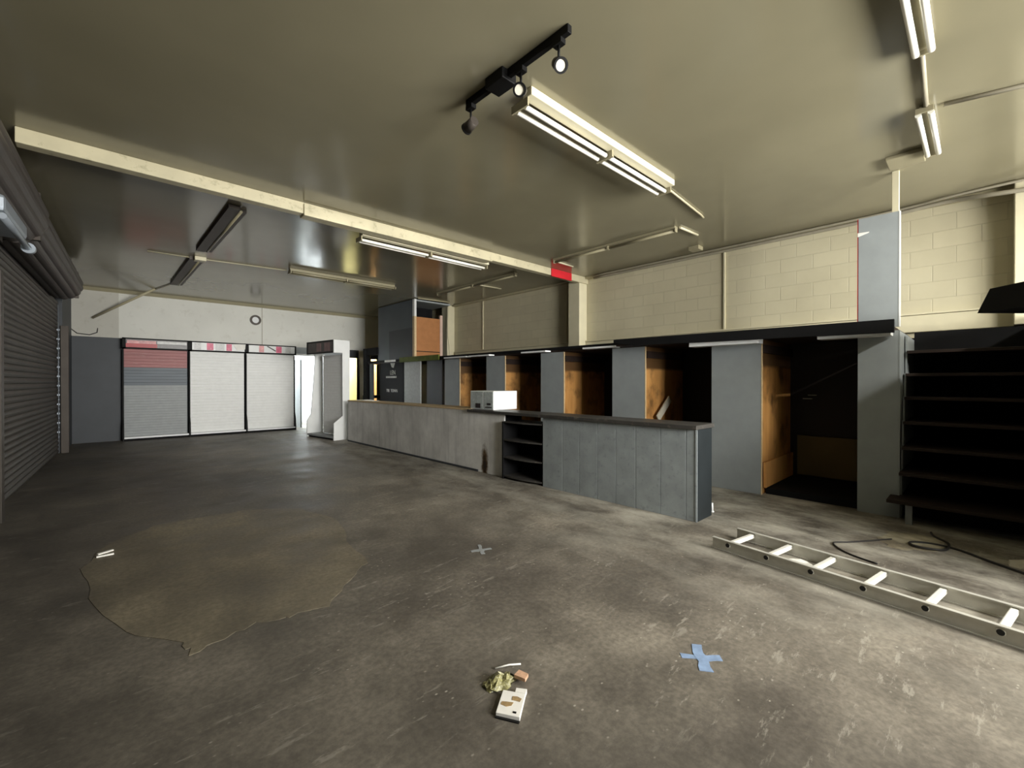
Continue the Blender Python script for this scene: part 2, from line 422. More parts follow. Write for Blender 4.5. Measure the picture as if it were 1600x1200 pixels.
# ------------------------------------------------------------------ roller shutters on the left
def shutter(num, y0, y1, ztop, rc, label, r0, r1):
    mb = MB(); prof = []
    n = int(ztop / .078)
    for i in range(n):
        z = i * .078
        for t, dx in ((0, 0), (.014, .012), (.039, .02), (.064, .012)):
            prof.append((LX - .07 + dx, z + t))
    prof.append((LX - .07, n * .078)); back = [(LX - .1, n * .078), (LX - .1, 0)]
    mb.prism(prof + back, 1, y0, y1)
    d = struct('door_%d' % num, LWT(mb), M['shutter'], label=label)
    r = MB(); cx, cz, rad = rc; prof = []
    for i in range(90):
        a = 2 * PI * i / 90
        q = rad + .014 * abs(math.sin(a * 7.5))
        prof.append((cx + q * math.cos(a), cz + q * math.sin(a)))
    r.prism(prof, 1, r0, r1)
    obj('roll', LWT(r), M['shutter_roll'], d)
    g = MB()
    for y in (r0 - .03, r1 + .03): g.box(cx - rad - .03, cx + rad * .8, y - .03, y + .03, cz - rad * .85, cz + rad * .95)
    obj('end_plate', LWT(g), M['steel_dark'], d)
    for y in (y0, y1):
        gg = MB(); gg.box(LX - .02, LX + .09, y - .06, y + .06, 0, 2.42)
        obj('guide_rail', LWT(gg), M['steel_dark'], d, bevel=.004)
    return d
shutter(1, NY + .4, 6.1, 2.95, (-.40, 3.08, .28), 'nearer grey-brown roller shutter at the left edge', NY + .5, 6.8)
shutter(2, 6.45, 12.0, 2.95, (-.40, 3.08, .26), 'farther grey-brown roller shutter on the left wall', 6.92, 11.1)
# drive motor of the farther shutter
t = thing('shutter_motor', 'pale grey shutter motor hanging below the roll at the left edge', 'motor', (-.45, 6.2, 2.6))
mb = MB(); mb.box(-.40, -.2, 5.3, 6.25, 2.70, 2.84); obj('housing', LWT(mb), M['galv'], t, bevel=.03)
mb = MB(); mb.cyl((-.2, 5.2, 2.64), (-.2, 6.3, 2.64), .025, 16); obj('drive_shaft', LWT(mb), M['galv'], t)
mb = MB(); mb.cyl((-.2, 6.28, 2.64), (-.2, 6.34, 2.64), .05, 16); obj('shaft_collar', LWT(mb), M['galv'], t)
mb = MB(); mb.box(-.50, -.38, 5.9, 6.4, 2.68, 2.8); obj('wall_bracket', LWT(mb), M['steel_dark'], t)
# hand chain beside the far guide rail
mb = MB(); cx_, cy_ = LX - .02, 11.55
for i in range(24):
    z = .35 + i * .085
    mb.ring((cx_, cy_, z), ((0, 1, 0) if i % 2 else (1, 0, 0)), .008, .02, .01, 12)
mb.cyl((cx_, cy_, .3), (cx_, cy_, 2.75), .006, 6)
tag(obj('hand_chain', mb, M['galv']), 'thin metal hand chain hanging beside the far shutter guide', 'chain')

# ------------------------------------------------------------------ storage deck over the bays
t = thing('storage_deck', 'long dark storage deck roofing the row of bays', 'deck', (6.4, 5, 1.868))
obj('deck_board', B(FX, RX - .07, .59, 12.28, 1.868, 1.90), M['dark_wood'], t)
obj('deck_edge', B(FX - .04, FX, 3.7, 12.28, 1.90, 1.948), M['black'], t)
fb = MB(); fb.prism([(.57, 1.826), (3.4, 1.868), (3.72, 1.93), (3.72, 1.972), (.57, 1.955)], 0, FX - .24, FX - .2)
obj('fascia', fb, M['black'], t, bevel=.003)
obj('soffit_board', MB().prism([(FX - .2, 1.875), (FX, 1.875), (FX, 1.9), (FX - .2, 1.9)], 1, .59, 3.7), M['dark_wood'], t)
obj('green_edge_board', B(FX - .07, FX - .04, 8.55, 10.35, 1.86, 1.985), M['green'], t)['label'] = 'moss green edge board'
for (a, b) in ((.6, 1.2), (1.78, 2.6)):
    obj('soffit_batten', B(FX - .19, FX - .02, a, b, 1.806, 1.873), M['white'], t)['label'] = 'white batten over a bay panel'
for (a, b) in ((3.75, 4.35), (5.15, 5.75), (6.65, 7.3), (7.4, 8.2)):
    obj('soffit_batten', B(FX - .16, FX - .02, a, b, 1.872, 1.898), M['white_gloss'], t)['label'] = 'white batten over a bay panel'

# partitions: painted front panel, plywood divider running back to the wall, raw edge strip
parts_ = [(.555, .884, 'tall grey bay panel beside the tiered dark shelves', 0),
          (1.80, 2.39, 'grey bay panel right behind the near end of the grey counter', 1),
          (3.34, 3.90, 'grey bay panel with a pale plank leaning in the bay beside it', 1),
          (4.87, 5.405, 'grey bay panel next along to the right of the white carton', 1),
          (6.357, 6.92, 'grey bay panel directly behind the white carton', 1),
          (7.83, 8.40, 'grey bay panel just left of the white carton', 1)]
for (a, b, lab, ply) in parts_:
    t = thing('bay_partition', lab, 'partition', (FX, a, 0), 'bay partitions under the storage deck')
    obj('front_panel', B(FX, FX + .018, a + .004, b, 0, 1.866), M['grey'], t, bevel=.002)
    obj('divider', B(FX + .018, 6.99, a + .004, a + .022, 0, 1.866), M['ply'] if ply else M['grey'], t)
    obj('edge_strip', B(FX - .002, FX + .02, a - .006, a + .004, 0, 1.866), M['ply_edge'] if ply else M['grey'], t)
    if ply: obj('top_rail', B(FX + .02, 6.98, a - .03, a + .004, 1.70, 1.80), M['dark_wood'], t)
# farther, plainer panels
tag(obj('bay_door', B(FX + .02, FX + .05, 8.56, 9.18, 0, 1.866), M['charcoal'], bevel=.003), 'dark grey flat door left of the bay panels, below the green board', 'door')
tag(obj('bay_panel', B(FX, FX + .03, 9.44, 10.22, 0, 1.866), paint('pale_speckled_grey', (184, 188, 186), .6, .12, 18), bevel=.003), 'pale speckled grey panel right of the black notice board', 'panel')
# upper board above the near partition, with its stud
t = thing('upper_panel', 'grey board standing above the deck in front of the block wall', 'panel', (FX, .6, 1.9))
obj('board', B(FX - .01, FX + .012, .56, .88, 1.9, 3.045), M['grey'], t, bevel=.002)
obj('edge_strip', B(FX - .012, FX + .014, .548, .56, 1.9, 3.045), M['white'], t)['label'] = 'white edge strip'
obj('side_strip', B(FX - .008, FX + .01, .88, .888, 1.9, 3.045), M['red_print'], t)['label'] = 'thin red edge strip'
obj('stud', B(FX - .01, FX + .04, .56, .615, 3.045, CZ), M['cream'], t, bevel=.003)['label'] = 'cream timber stud'
mb = MB(); mb.prism([(.885, 2.86), (.80, 2.885), (.79, 2.895), (.885, 2.90)], 0, FX - .016, FX - .01); obj('tape_scrap', mb, M['paper'], t)['label'] = 'torn white tape'

# bay contents
mb = MB(); mb.prism([(-.055, 0), (.055, 0), (.055, .46), (-.055, .46)], 1, 0, .018)
o = tag(obj('plank', mb, M['plank']), 'pale plank leaning diagonally in the bay behind the counter', 'plank')
o.rotation_euler = (0, math.radians(52), 0); o.location = (6.02, 3.26, .81)
tag(obj('shelf_board', B(5.85, 6.98, 2.42, 3.31, .70, .725), M['dark_wood']), 'dark shelf board inside the bay of the leaning plank', 'shelf')
tag(obj('board', B(6.94, 6.985, 1.06, 1.71, .1, .63), M['olive_board'], bevel=.003), 'olive brown board standing low in the near dark bay', 'board')
t = thing('wall_notice', 'two small torn white paper strips on the back of the dark bay', 'paper', (6.99, 1.5, 1.1))
obj('strip', B(6.992, 6.999, 1.50, 1.6, 1.168, 1.18), M['letter_dim'], t); obj('strip', B(6.992, 6.999, 1.55, 1.66, 1.12, 1.132), M['letter_dim'], t)
tag(obj('plinth_board', B(5.9, 6.98, .9, 1.78, 0, .07), M['black']), 'low black plinth on the floor of the near dark bay', 'plinth')
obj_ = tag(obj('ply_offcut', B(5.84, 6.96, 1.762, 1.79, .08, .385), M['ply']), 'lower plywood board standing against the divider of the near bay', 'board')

# ------------------------------------------------------------------ box room at the far end
t = thing('box_room', 'blue-grey boxed-in room standing on the far end of the deck', 'cabin', (6.3, 10.6, 1.95))
obj('front_board', B(FX, FX + .03, 9.79, 11.66, 1.95, 3.43), paint('blue_grey_paint', (84, 92, 98), .5, .08, 2), t)
obj('lower_board', B(FX - .014, FX, 9.80, 11.0, 1.95, 2.72), M['charcoal'], t)['label'] = 'darker lower board'
obj('end_board', B(FX + .06, 6.58, 9.76, 9.79, 1.99, 3.0), M['hardboard'], t)['label'] = 'orange hardboard end'
obj('corner_post', B(FX - .01, FX + .05, 9.70, 9.79, 1.92, 3.0), M['ply_edge'], t)['label'] = 'raw pale corner post'
obj('top_stud', B(FX - .01, FX + .05, 9.70, 9.79, 3.0, 3.43), M['white'], t)['label'] = 'white stud'
obj('end_post', B(6.58, 6.66, 9.74, 9.79, 1.95, 3.1), paint('pinkish_timber', (206, 178, 162), .6, .08, 6), t)['label'] = 'pinkish end post'
obj('batten', B(FX + .06, 6.58, 9.748, 9.76, 2.12, 2.14), M['dark_wood'], t)
obj('far_board', B(FX + .03, 6.9, 11.62, 11.66, 1.95, 3.43), M['charcoal'], t)
obj('back_board', B(FX + .05, 6.9, 10.6, 10.63, 1.95, 3.43), M['black'], t)
obj('top_plate', B(FX + .03, 6.9, 9.74, 11.66, 3.39, 3.43), M['grey'], t)
mb = MB(); mb.tube([(6.95, 9.9, 3.42), (6.93, 9.88, 3.0), (6.9, 9.84, 2.6), (6.86, 9.72, 2.25), (6.84, 9.62, 1.96)], .014)
tag(obj('hanging_cable', mb, M['cream']), 'cream cable sagging beside the orange end of the boxed-in room', 'cable')

# black notice board with lettering
def text(name, s, size, loc, rot, mat, parent, ext=.002, align='CENTER'):
    cu = bpy.data.curves.new(name, 'FONT'); cu.body = s; cu.size = size; cu.extrude = ext; cu.align_x = align; cu.align_y = 'CENTER'
    tmp = bpy.data.objects.new(name, cu); C.objects.link(tmp)
    dg = bpy.context.evaluated_depsgraph_get(); me = bpy.data.meshes.new_from_object(tmp.evaluated_get(dg))
    C.objects.unlink(tmp); bpy.data.objects.remove(tmp)
    me.materials.clear(); me.materials.append(mat)
    o = bpy.data.objects.new(name, me); C.objects.link(o); o.rotation_euler = rot
    if parent is not None:
        o.parent = parent; o.location = Vector(loc) - parent.location
    else: o.location = loc
    return o
t = thing('notice_board', 'black board with faded white lettering at the far end of the counter', 'sign', (FX, 10.9, 0))
obj('board', B(FX, FX + .03, 10.26, 11.55, 0, 1.866), M['black'], t)
FR = (PI / 2, 0, -PI / 2)
X_ = FX - .004
text('lettering', 'TRI', .115, (X_, 11.09, 1.115), FR, M['letter'], t)
text('lettering', 'TOWN', .115, (X_, 10.75, 1.115), FR, M['letter'], t)
text('lettering', 'LEN', .17, (X_, 10.82, 1.60), FR, M['letter_dim'], t)
mb = MB(); mb.box(X_ - .001, FX, 10.62, 11.2, 1.46, 1.51); mb.prism([(10.7, 1.86), (10.95, 1.86), (10.88, 1.75), (10.78, 1.73)], 0, X_ - .001, FX)
obj('emblem', mb, M['letter_dim'], t)
obj('strip', B(FX - .045, FX - .04, 10.6, 11.2, 1.89, 1.945), M['letter'], t)['label'] = 'white strip along the top'

# black timber frame at the end of the bays
t = thing('end_frame', 'black timber doorway frame beyond the notice board', 'frame', (FX, 12.4, 0))
obj('post', B(FX - .06, FX + .06, 12.3, 12.5, 0, 2.3), M['black'], t, bevel=.004)
obj('lintel', B(FX - .04, FX + .1, 11.66, 12.55, 2.12, 2.33), M['black'], t, bevel=.004)
obj('inner_post', B(FX + .0, FX + .05, 12.02, 12.2, 0, 1.866), M['charcoal'], t)
obj('threshold', B(FX + .1, 6.9, 12.6, 12.7, .86, .95), M['black'], t)
obj('rail_end', B(FX + .02, FX + .1, 12.5, 12.7, 0, .95), M['black'], t)

# ------------------------------------------------------------------ counters
t = thing('whitewashed_counter', 'long pale whitewashed counter with a brown rotted patch', 'counter', (4.4, 7.4, 0))
obj('front_board', B(4.2, 4.225, 5.42, 9.93, 0, .915), M['white_board'], t)
obj('front_board', B(4.2, 4.225, 4.62, 5.419, 0, .888), M['white_board'], t)
obj('far_end_board', B(4.225, 4.6, 9.905, 9.93, 0, .915), M['white_board'], t)
obj('near_end_board', B(4.225, 4.55, 4.62, 4.64, 0, .888), M['black'], t)
obj('top_board', B(4.19, 4.6, 5.42, 9.94, .915, .935), M['ply_edge'], t)['label'] = 'raw cream top edge'
obj('kick_board', B(4.185, 4.2, 5.2, 9.93, 0, .03), M['charcoal'], t)
# panelled grey counter
t = thing('panelled_counter', 'grey panelled counter with a black end nearest the ladder', 'counter', (4.4, 2.9, 0))
mb = MB(); y = 1.885
ws = [.09, .27, .285, .25, .245, .26, .26, .335]
for w in ws:
    mb.box(4.2, 4.222, y + .003, y + w - .003, 0, .888); y += w
mb.box(4.206, 4.222, 1.885, 3.88, 0, .888)
obj('front_panel', mb, M['grey_counter'], t, bevel=.002)
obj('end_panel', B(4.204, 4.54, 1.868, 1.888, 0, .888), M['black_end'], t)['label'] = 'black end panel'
obj('corner_strip', B(4.195, 4.204, 1.864, 1.885, 0, .888), M['grey_counter'], t, bevel=.002)
obj('back_panel', B(4.52, 4.54, 1.888, 3.88, 0, .888), M['black'], t)
obj('far_end_panel', B(4.222, 4.52, 3.858, 3.88, 0, .888), M['black'], t)
# open shelf cabinet between them
t = thing('open_shelf_cabinet', 'small black open shelf cabinet between the two counters', 'cabinet', (4.4, 4.24, 0))
obj('side_panel', B(4.14, 4.54, 4.575, 4.6, .0, .80), M['black'], t)
obj('side_panel', B(4.21, 4.54, 3.882, 3.90, .0, .80), M['black'], t)
obj('back_panel', B(4.52, 4.54, 3.90, 4.575, 0, .80), M['black'], t)
def curved_shelf(z, th, m):
    P = [(4.52, 3.90), (4.52, 4.575), (4.15, 4.575)]
    for i in range(1, 10):
        u = i / 10; P.append((4.15 + .05 * u - .035 * math.sin(PI * u), 4.575 - .675 * u))
    P.append((4.2, 3.90))
    return obj('shelf', MB().prism(P, 2, z, z + th), m, t)
for z in (.29, .535): curved_shelf(z, .018, M['worktop'])
curved_shelf(.785, .018, M['worktop']); curved_shelf(.03, .02, M['worktop'])
# continuous worktop
mb = MB(); mb.prism([(4.15, 1.85), (4.56, 1.85), (4.56, 5.42), (4.15, 5.42)], 2, .892, .934)
tag(obj('worktop', mb, M['worktop'], bevel=.006), 'dark worn worktop running along the grey counter', 'worktop')

# ------------------------------------------------------------------ things on the counters
t = thing('carton', 'white carton with a printed side sitting on the counter', 'box', (4.5, 5.2, .935))
x0, x1, y0, y1, z0, z1 = 4.26, 4.74, 4.92, 5.47, .935, 1.215
mb = MB(); mb.box(x0, x1, y0, y1, z0, z1); obj('body', mb, M['box_white'], t, bevel=.008)
mb = MB(); mb.box(x0 - .002, x0 + .002, y0 + .015, y0 + .225, z0 + .012, z1 - .012); mb.box(x0 - .002, x0 + .002, y0 + .245, y1 - .012, z0 + .012, z1 - .012)
obj('printed_side', mb, M['box_print'], t)['label'] = 'grey printed side'
for (a, b, c_, d_) in ((.06, .15, .07, .10), (.30, .42, .02, .09), (.04, .19, .03, .045)):
    obj('picture', B(x0 - .004, x0 - .001, y0 + a, y0 + b, z0 + c_, z0 + d_), M['dark_print'], t)
# papers at the far end
mb = MB(); mb.prism([(4.3, 9.3), (4.55, 9.35), (4.56, 9.72), (4.28, 9.66)], 2, .936, .948); mb.prism([(4.34, 9.0), (4.55, 9.1), (4.5, 9.4), (4.3, 9.32)], 2, .936, .942)
tag(obj('paper_sheets', mb, M['paper']), 'loose cream paper sheets at the far end of the counter', 'paper')

# ------------------------------------------------------------------ tiered dark shelves on the right
t = thing('tiered_shelves', 'dark tiered shelves right of the tall grey panel', 'shelves', (6.2, -.4, 0))
tiers = [(.225, 5.52, .02), (.47, 5.68, 0), (.71, 5.80, 0), (.955, 5.90, 0), (1.20, 6.0, 0), (1.44, 6.1, 0), (1.68, 6.2, 0)]
for z, fx, ov in tiers:
    y1 = .62 if ov else .545
    obj('shelf', B(fx, 6.98, -1.5, y1 if fx < FX - .05 else .535, z - .03, z), M['dark_wood'], t, bevel=.003)
P = [(FX + .02, .05)]
side = [(6.98, 0), (5.84, 0), (5.84, .47), (5.92, .47), (5.92, .71), (5.98, .71), (5.98, .955), (6.06, .955), (6.06, 1.2), (6.16, 1.2), (6.16, 1.44), (6.26, 1.44), (6.26, 1.84), (6.98, 1.84)]
obj('side_panel', MB().prism(side, 1, .536, .551), M['grey'], t)['label'] = 'grey stepped side panel'
obj('back_panel', B(6.975, 6.998, -1.5, .535, 0, 1.93), M['black'], t)['label'] = 'black back panel'
obj('leg', B(5.6, 5.65, .44, .49, 0, .195), M['slat_grey'], t)
obj('leg', B(5.6, 5.65, -1.4, -1.35, 0, .195), M['slat_grey'], t)
obj('riser', B(5.95, 5.97, -1.5, .535, 0, .195), M['black'], t)
# black hood at the right edge, enlarged out of view to shade the shelves
t = thing('hood', 'black hood jutting in at the right edge before the block wall', 'hood', (5.3, -.6, 1.87))
mb = MB()
bot = [(4.9, .02), (5.2, -.26), (7.1, -.5), (7.1, -2.55), (4.4, -2.55), (4.4, -.45)]; top = [(4.92, -.045), (5.2, -.30), (7.1, -.54), (7.1, -2.55), (4.4, -2.55), (4.4, -.49)]
va = [mb.bm.verts.new((x, y, 1.875)) for x, y in bot]; vb = [mb.bm.verts.new((x, y, 2.055)) for x, y in top]
mb.bm.faces.new(va); mb.bm.faces.new(vb)
for i in range(6): mb.bm.faces.new((va[i], vb[i], vb[(i + 1) % 6], va[(i + 1) % 6]))
obj('body', mb, M['black'], t)
obj('added_shade_board', B(4.4, 4.43, -2.55, -.85, 0, 1.875), M['black'], t)  # unseen board added to keep light off the shelves

# ------------------------------------------------------------------ gondola bays along the back wall
def slat_profile(y, z0, z1, pitch, d=.012):
    P = []; z = z0
    while z < z1 - .001:
        zt = min(z + pitch, z1)
        P += [(y, z + .004), (y, zt - .012), (y + d, zt - .012), (y + d, zt - .001)]
        z = zt
    return P + [(y + .035, z1), (y + .035, z0)]
labs = ['display bay with red and slate slats at the left of the back wall row', 'middle white display bay of the back wall row', 'right white display bay of the back wall row, beside the bright doorway']
gx = [.435, 1.67, 2.90, 4.14]
YB, YF = 13.46, 13.33
for k in range(3):
    x0, x1 = gx[k], gx[k + 1]
    t = thing('display_bay', labs[k], 'display stand', ((x0 + x1) / 2, YB, 0), 'display bays against the back wall')
    e = .028
    if k == 0:
        obj('slat_panel', MB().prism(slat_profile(YB, .09, 1.27, .062, .006), 0, x0 + e, x1 - e), M['slat_grey'], t)['label'] = 'light grey slats'
        obj('slat_panel', MB().prism(slat_profile(YB, 1.27, 1.69, .07, .008), 0, x0 + e, x1 - e), M['slat_navy'], t)['label'] = 'slate blue slats'
        obj('slat_panel', MB().prism(slat_profile(YB, 1.69, 2.12, .072, .008), 0, x0 + e, x1 - e), M['slat_red'], t)['label'] = 'dusty red slats'
    else:
        obj('slat_panel', MB().prism(slat_profile(YB, .09, 2.12, .075), 0, x0 + e, x1 - e), M['slat_white'], t)
    obj('base_shelf', B(x0 + .01, x1 - .01, YF, BY - .01, .05, .09), M['white_gloss'], t, bevel=.004)
    obj('plinth', B(x0 + .02, x1 - .02, YF + .03, BY - .02, 0, .05), M['black'], t)
    prof = [(YF, .0), (YF, .10), (YF + .03, .32), (YB - .03, .5), (YB - .03, 2.1), (BY - .01, 2.1), (BY - .01, 0)]
    ups = [x0 + .016] + ([x1 - .016] if k == 2 else [])
    for xx in ups: obj('upright', MB().prism(prof, 0, xx - .014, xx + .014), M['black_metal'], t)
    # header sign box
    fr = MB(); w = .03
    fr.box(x0, x1, YF, YF + .12, 2.335, 2.365); fr.box(x0, x1, YF, YF + .12, 2.115, 2.145)
    fr.box(x0, x0 + .055, YF, YF + .12, 2.115, 2.365); fr.box(x1 - .03, x1, YF, YF + .12, 2.115, 2.365); fr.box(x0, x1, YF + .1, BY - .03, 2.33, 2.365)
    obj('header_frame', fr, M['black_metal'], t)
    def strip(a, b, z0, z1, m, d=0., nm='header_print'):
        obj(nm, B(x0 + a, x0 + b, YF + .006 - d, YF + .03, z0, z1), m, t)
    W = x1 - x0
    if k == 0:
        strip(.06, W - .04, 2.15, 2.335, M['dark_print'], 0, 'header_panel')
        strip(.06, .62, 2.15, 2.24, M['red_print'], .002); strip(.08, .6, 2.24, 2.31, M['rose_print'], .002)
        strip(.62, W - .05, 2.25, 2.31, M['grey_print'], .002)
    elif k == 1:
        strip(.06, W - .04, 2.15, 2.335, M['white'], 0, 'header_panel')
        for (a, b, m) in ((.10, .24, 'grey_print'), (.36, .50, 'pink_print'), (.54, .74, 'grey_print'), (.78, .90, 'pink_print')): strip(a, b, 2.155, 2.33, M[m], .002)
        tr = MB(); tr.prism([(x0 + .92, 2.335), (x1 - .02, 2.345), (x1 - .03, 2.21), (x0 + 1.02, 2.17)], 1, YF - .012, YF - .002)
        obj('torn_film', tr, M['paper'], t)
    else:
        strip(.06, W - .04, 2.15, 2.335, M['white'], 0, 'header_panel')
        for (a, b, m) in ((.3, .42, 'rose_print'), (.72, .86, 'pink_print'), (.96, 1.1, 'grey_print')): strip(a, b, 2.155, 2.33, M[m], .002)
        st = MB(); st.prism([(x0 + .48, 2.32), (x0 + .52, 2.33), (x0 + .72, 2.21), (x0 + .70, 2.19)], 1, YF - .004, YF)
        obj('slash', st, M['dark_print'], t)
# free standing gondola by the end of the counter (built straight, then turned a little)
t = thing('gondola_stand', 'white free-standing gondola display with dark header by the far counter end', 'display stand', (4.38, 10.26, 0))
t_loc = Vector(t.location)
def G(mb): return bmesh.ops.translate(mb.bm, verts=mb.bm.verts, vec=t_loc) and mb or mb
prof = [(-.405, 0), (0, 0), (0, 2.33), (-.40, 2.33), (-.40, 2.03), (-.185, 2.03), (-.18, .56), (-.40, .40)]
W = 1.28
mb = MB().prism(prof, 1, 0, .03); obj('side_panel', G(mb), M['white'], t, bevel=.004)
mb = MB().prism([(-.405, 0), (0, 0), (0, 2.33), (-.22, 2.33), (-.2, 1.9), (-.25, 1.2), (-.3, .56), (-.40, .40)], 1, W - .03, W); obj('side_panel', G(mb), M['white'], t)
P = slat_profile(0, .1, 2.0, .07, .01); P = [(-.16 + y, z) for y, z in P]
mb = MB().prism(P, 1, .03, .93); obj('slat_panel', G(mb), M['slat_white'], t)
mb = MB().box(-.40, -.0, .03, W - .03, .045, .085); obj('base_shelf', G(mb), M['slat_grey'], t)
mb = MB().box(-.36, -.02, .03, W - .03, 0, .045); obj('plinth', G(mb), M['black'], t)
mb = MB(); mb.box(-.40, -.37, .03, W, 2.30, 2.33); mb.box(-.40, -.37, .03, W, 2.03, 2.06); mb.box(-.40, -.37, W - .03, W, 2.03, 2.33); mb.box(-.40, -.37, .03, .06, 2.03, 2.33); mb.box(-.37, 0, .03, W, 2.31, 2.33)
obj('header_frame', G(mb), M['black_metal'], t)
mb = MB().box(-.39, -.375, .06, W - .03, 2.06, 2.30); obj('header_panel', G(mb), M['dark_print'], t)
for a, b in ((.2, .44), (.6, .8)):
    mb = MB().box(-.394, -.388, a, b, 2.08, 2.28); obj('header_print', G(mb), paint('dim_print', (120, 92, 92), .4, .2, 8), t)
t.rotation_euler = (0, 0, math.radians(8))
# back wall fittings
t = thing('wall_vent', 'small round dark-rimmed white vent high on the white back wall', 'vent', (3.17, BY - .02, 3.04))
obj('rim', MB().ring((3.17, BY - .02, 3.04), (0, -1, 0), .085, .135, .04), M['steel_dark'], t)
obj('disc', MB().cyl((3.17, BY - .02, 3.04), (3.17, BY - .035, 3.04), .086, 28), M['white_gloss'], t)
mb = MB(); mb.cyl((.98, 12.75, CZ), (-.05, 13.52, 2.78), .026, 10)
tag(obj('diagonal_pipe', mb, M['conduit']), 'pale diagonal pipe from the ceiling down to the far left corner', 'pipe')
mb = MB(); mb.tube([(-.40, 13.575, 2.52), (-.3, 13.57, 2.42), (-.1, 13.57, 2.40), (.02, 13.57, 2.46), (.03, 13.575, 2.56)], .012)
tag(obj('hooked_wire', mb, M['cable']), 'dark hooked wire at the far left corner above the charcoal wall', 'wire')
for x, z, r in ((2.4, 3.1, .03), (3.28, 2.62, .05), (3.72, 2.78, .05)):
    pass

# ------------------------------------------------------------------ ladder on the floor
lad = thing('ladder', 'aluminium ladder lying flat on the floor at the right', 'ladder', (3.655, 1.5, 0))
L = 2.3; tilt = math.atan2(3.38 - 3.652, -.15 - 1.5)
def lobj(n, mb, m, bevel=0):
    bmesh.ops.translate(mb.bm, verts=mb.bm.verts, vec=Vector(lad.location)); return obj(n, mb, m, lad, bevel)
for s in (0, 1):
    x = .0 if s == 0 else .365
    P = [(0, 0), (.03, 0), (.03, .007), (.018, .007), (.018, .083), (.03, .083), (.03, .09), (0, .09), (0, .083), (.012, .083), (.012, .007), (0, .007)]
    mb = MB().prism([(x + a, b) for a, b in P], 1, -L, .0); lobj('stile', mb, M['alu'])
for k in range(8):
    y = -.13 - k * .293
    mb = MB(); mb.box(.004, .391, y - .017, y + .017, .042, .076); lobj('rung', mb, M['alu_bright'], .006)
    for x in (.001, .382):
        mb = MB(); mb.cyl((x, y, .056), (x + .012, y, .056), .016, 12); lobj('rung_plug', mb, M['rubber'])
lad.rotation_euler = (0, 0, -(math.atan2(.272, 1.65)))

# ------------------------------------------------------------------ floor marks and litter
def stroke(mb, c, ang, l, w, h=.002, jit=.008):
    c = Vector(c); d = Vector((math.cos(ang), math.sin(ang), 0)); n = Vector((-d.y, d.x, 0)); P = []
    m = 7
    for i in range(m): P.append(c + d * (-l / 2 + l * i / (m - 1)) + n * (w / 2 + random.uniform(-jit, jit)))
    for i in reversed(range(m)): P.append(c + d * (-l / 2 + l * i / (m - 1)) - n * (w / 2 + random.uniform(-jit, jit)))
    mb.prism([(p.x, p.y) for p in P], 2, 0, h)
mb = MB(); stroke(mb, (2.155, .935, 0), math.radians(-50), .19, .04)
stroke(mb, (2.155, .935, 0), math.radians(36), .215, .05, .0026)
tag(obj('paint_mark', mb, M['paint_blue']), 'bright pale blue X painted on the floor before the ladder', 'paint mark')
mb = MB(); stroke(mb, (2.25, 2.75, 0), math.radians(-20), .17, .035); stroke(mb, (2.26, 2.76, 0), math.radians(60), .2, .03, .0026)
tag(obj('paint_mark', mb, M['paint_blue_faint']), 'faint worn blue X painted on the floor, farther from the camera', 'paint mark')

t = thing('card_packet', 'white printed packet lying open on the floor in the foreground', 'packet', (1.25, 1.335, 0))
c = [(1.17, 1.338), (1.222, 1.252), (1.332, 1.330), (1.28, 1.415)]
mb = MB().prism(c, 2, 0, .018); obj('box', mb, M['paper'], t, bevel=.002)
def q(u, v):
    a, b, cc, d = [Vector(p) for p in c]
    return (a.lerp(b, u)).lerp(d.lerp(cc, u), v)
def quad(us, z0, z1): return MB().prism([tuple(q(u, v)) for u, v in us], 2, z0, z1)
obj('picture', quad([(.1, .35), (.35, .30), (.55, .38), (.6, .52), (.3, .5), (.12, .48)], .018, .0195), M['tan_print'], t)
obj('picture', quad([(.5, .62), (.85, .6), (.9, .74), (.7, .8), (.5, .78)], .018, .0195), M['tan_print'], t)
obj('dark_spot', quad([(.68, .1), (.82, .1), (.82, .17), (.68, .17)], .018, .0195), M['rubber'], t)
obj('flap', quad([(.55, 1.0), (1.0, 1.0), (1.02, 1.2), (.55, 1.17)], .002, .02), M['paper'], t)
obj('flap_shade', quad([(.0, -.07), (.98, -.1), (1.0, -.02), (.02, 0)], .0, .005), M['rubber'], t)
# crumpled wrapper: folded facets
bm = bmesh.new(); bmesh.ops.create_icosphere(bm, subdivisions=3, radius=1)
for v in bm.verts:
    k = random.uniform(.72, 1.25); v.co = Vector((v.co.x * .072 * k, v.co.y * .055 * k, max(0, v.co.z) * .03 * random.uniform(.4, 1.4)))
bmesh.ops.translate(bm, verts=bm.verts, vec=(1.315, 1.475, .001))
t = thing('crumpled_wrapper', 'crumpled yellow-green wrapper beside the white packet', 'wrapper', (1.315, 1.475, 0))
obj('foil', bm, M['foil'], t)
mb = MB().prism([(1.385, 1.385), (1.42, 1.40), (1.41, 1.45), (1.37, 1.44)], 2, .015, .03); obj('printed_corner', mb, M['orange_print'], t)['label'] = 'orange printed corner'
mb = MB().tube([(1.36, 1.56, .006), (1.42, 1.53, .01), (1.47, 1.50, .006)], .004, 6); obj('shred', mb, M['paper'], t)
mb = MB(); stroke(mb, (.05, 4.736, 0), math.radians(26), .1, .022, .012, .002)
tag(obj('paper_strip', mb, M['paper']), 'farther of two small white paper strips on the dark floor', 'paper', 'white strips on the dark floor')
mb = MB(); stroke(mb, (.048, 4.652, 0), math.radians(2), .1, .022, .012, .002)
tag(obj('paper_strip', mb, M['paper']), 'nearer of two small white paper strips on the dark floor', 'paper', 'white strips on the dark floor')
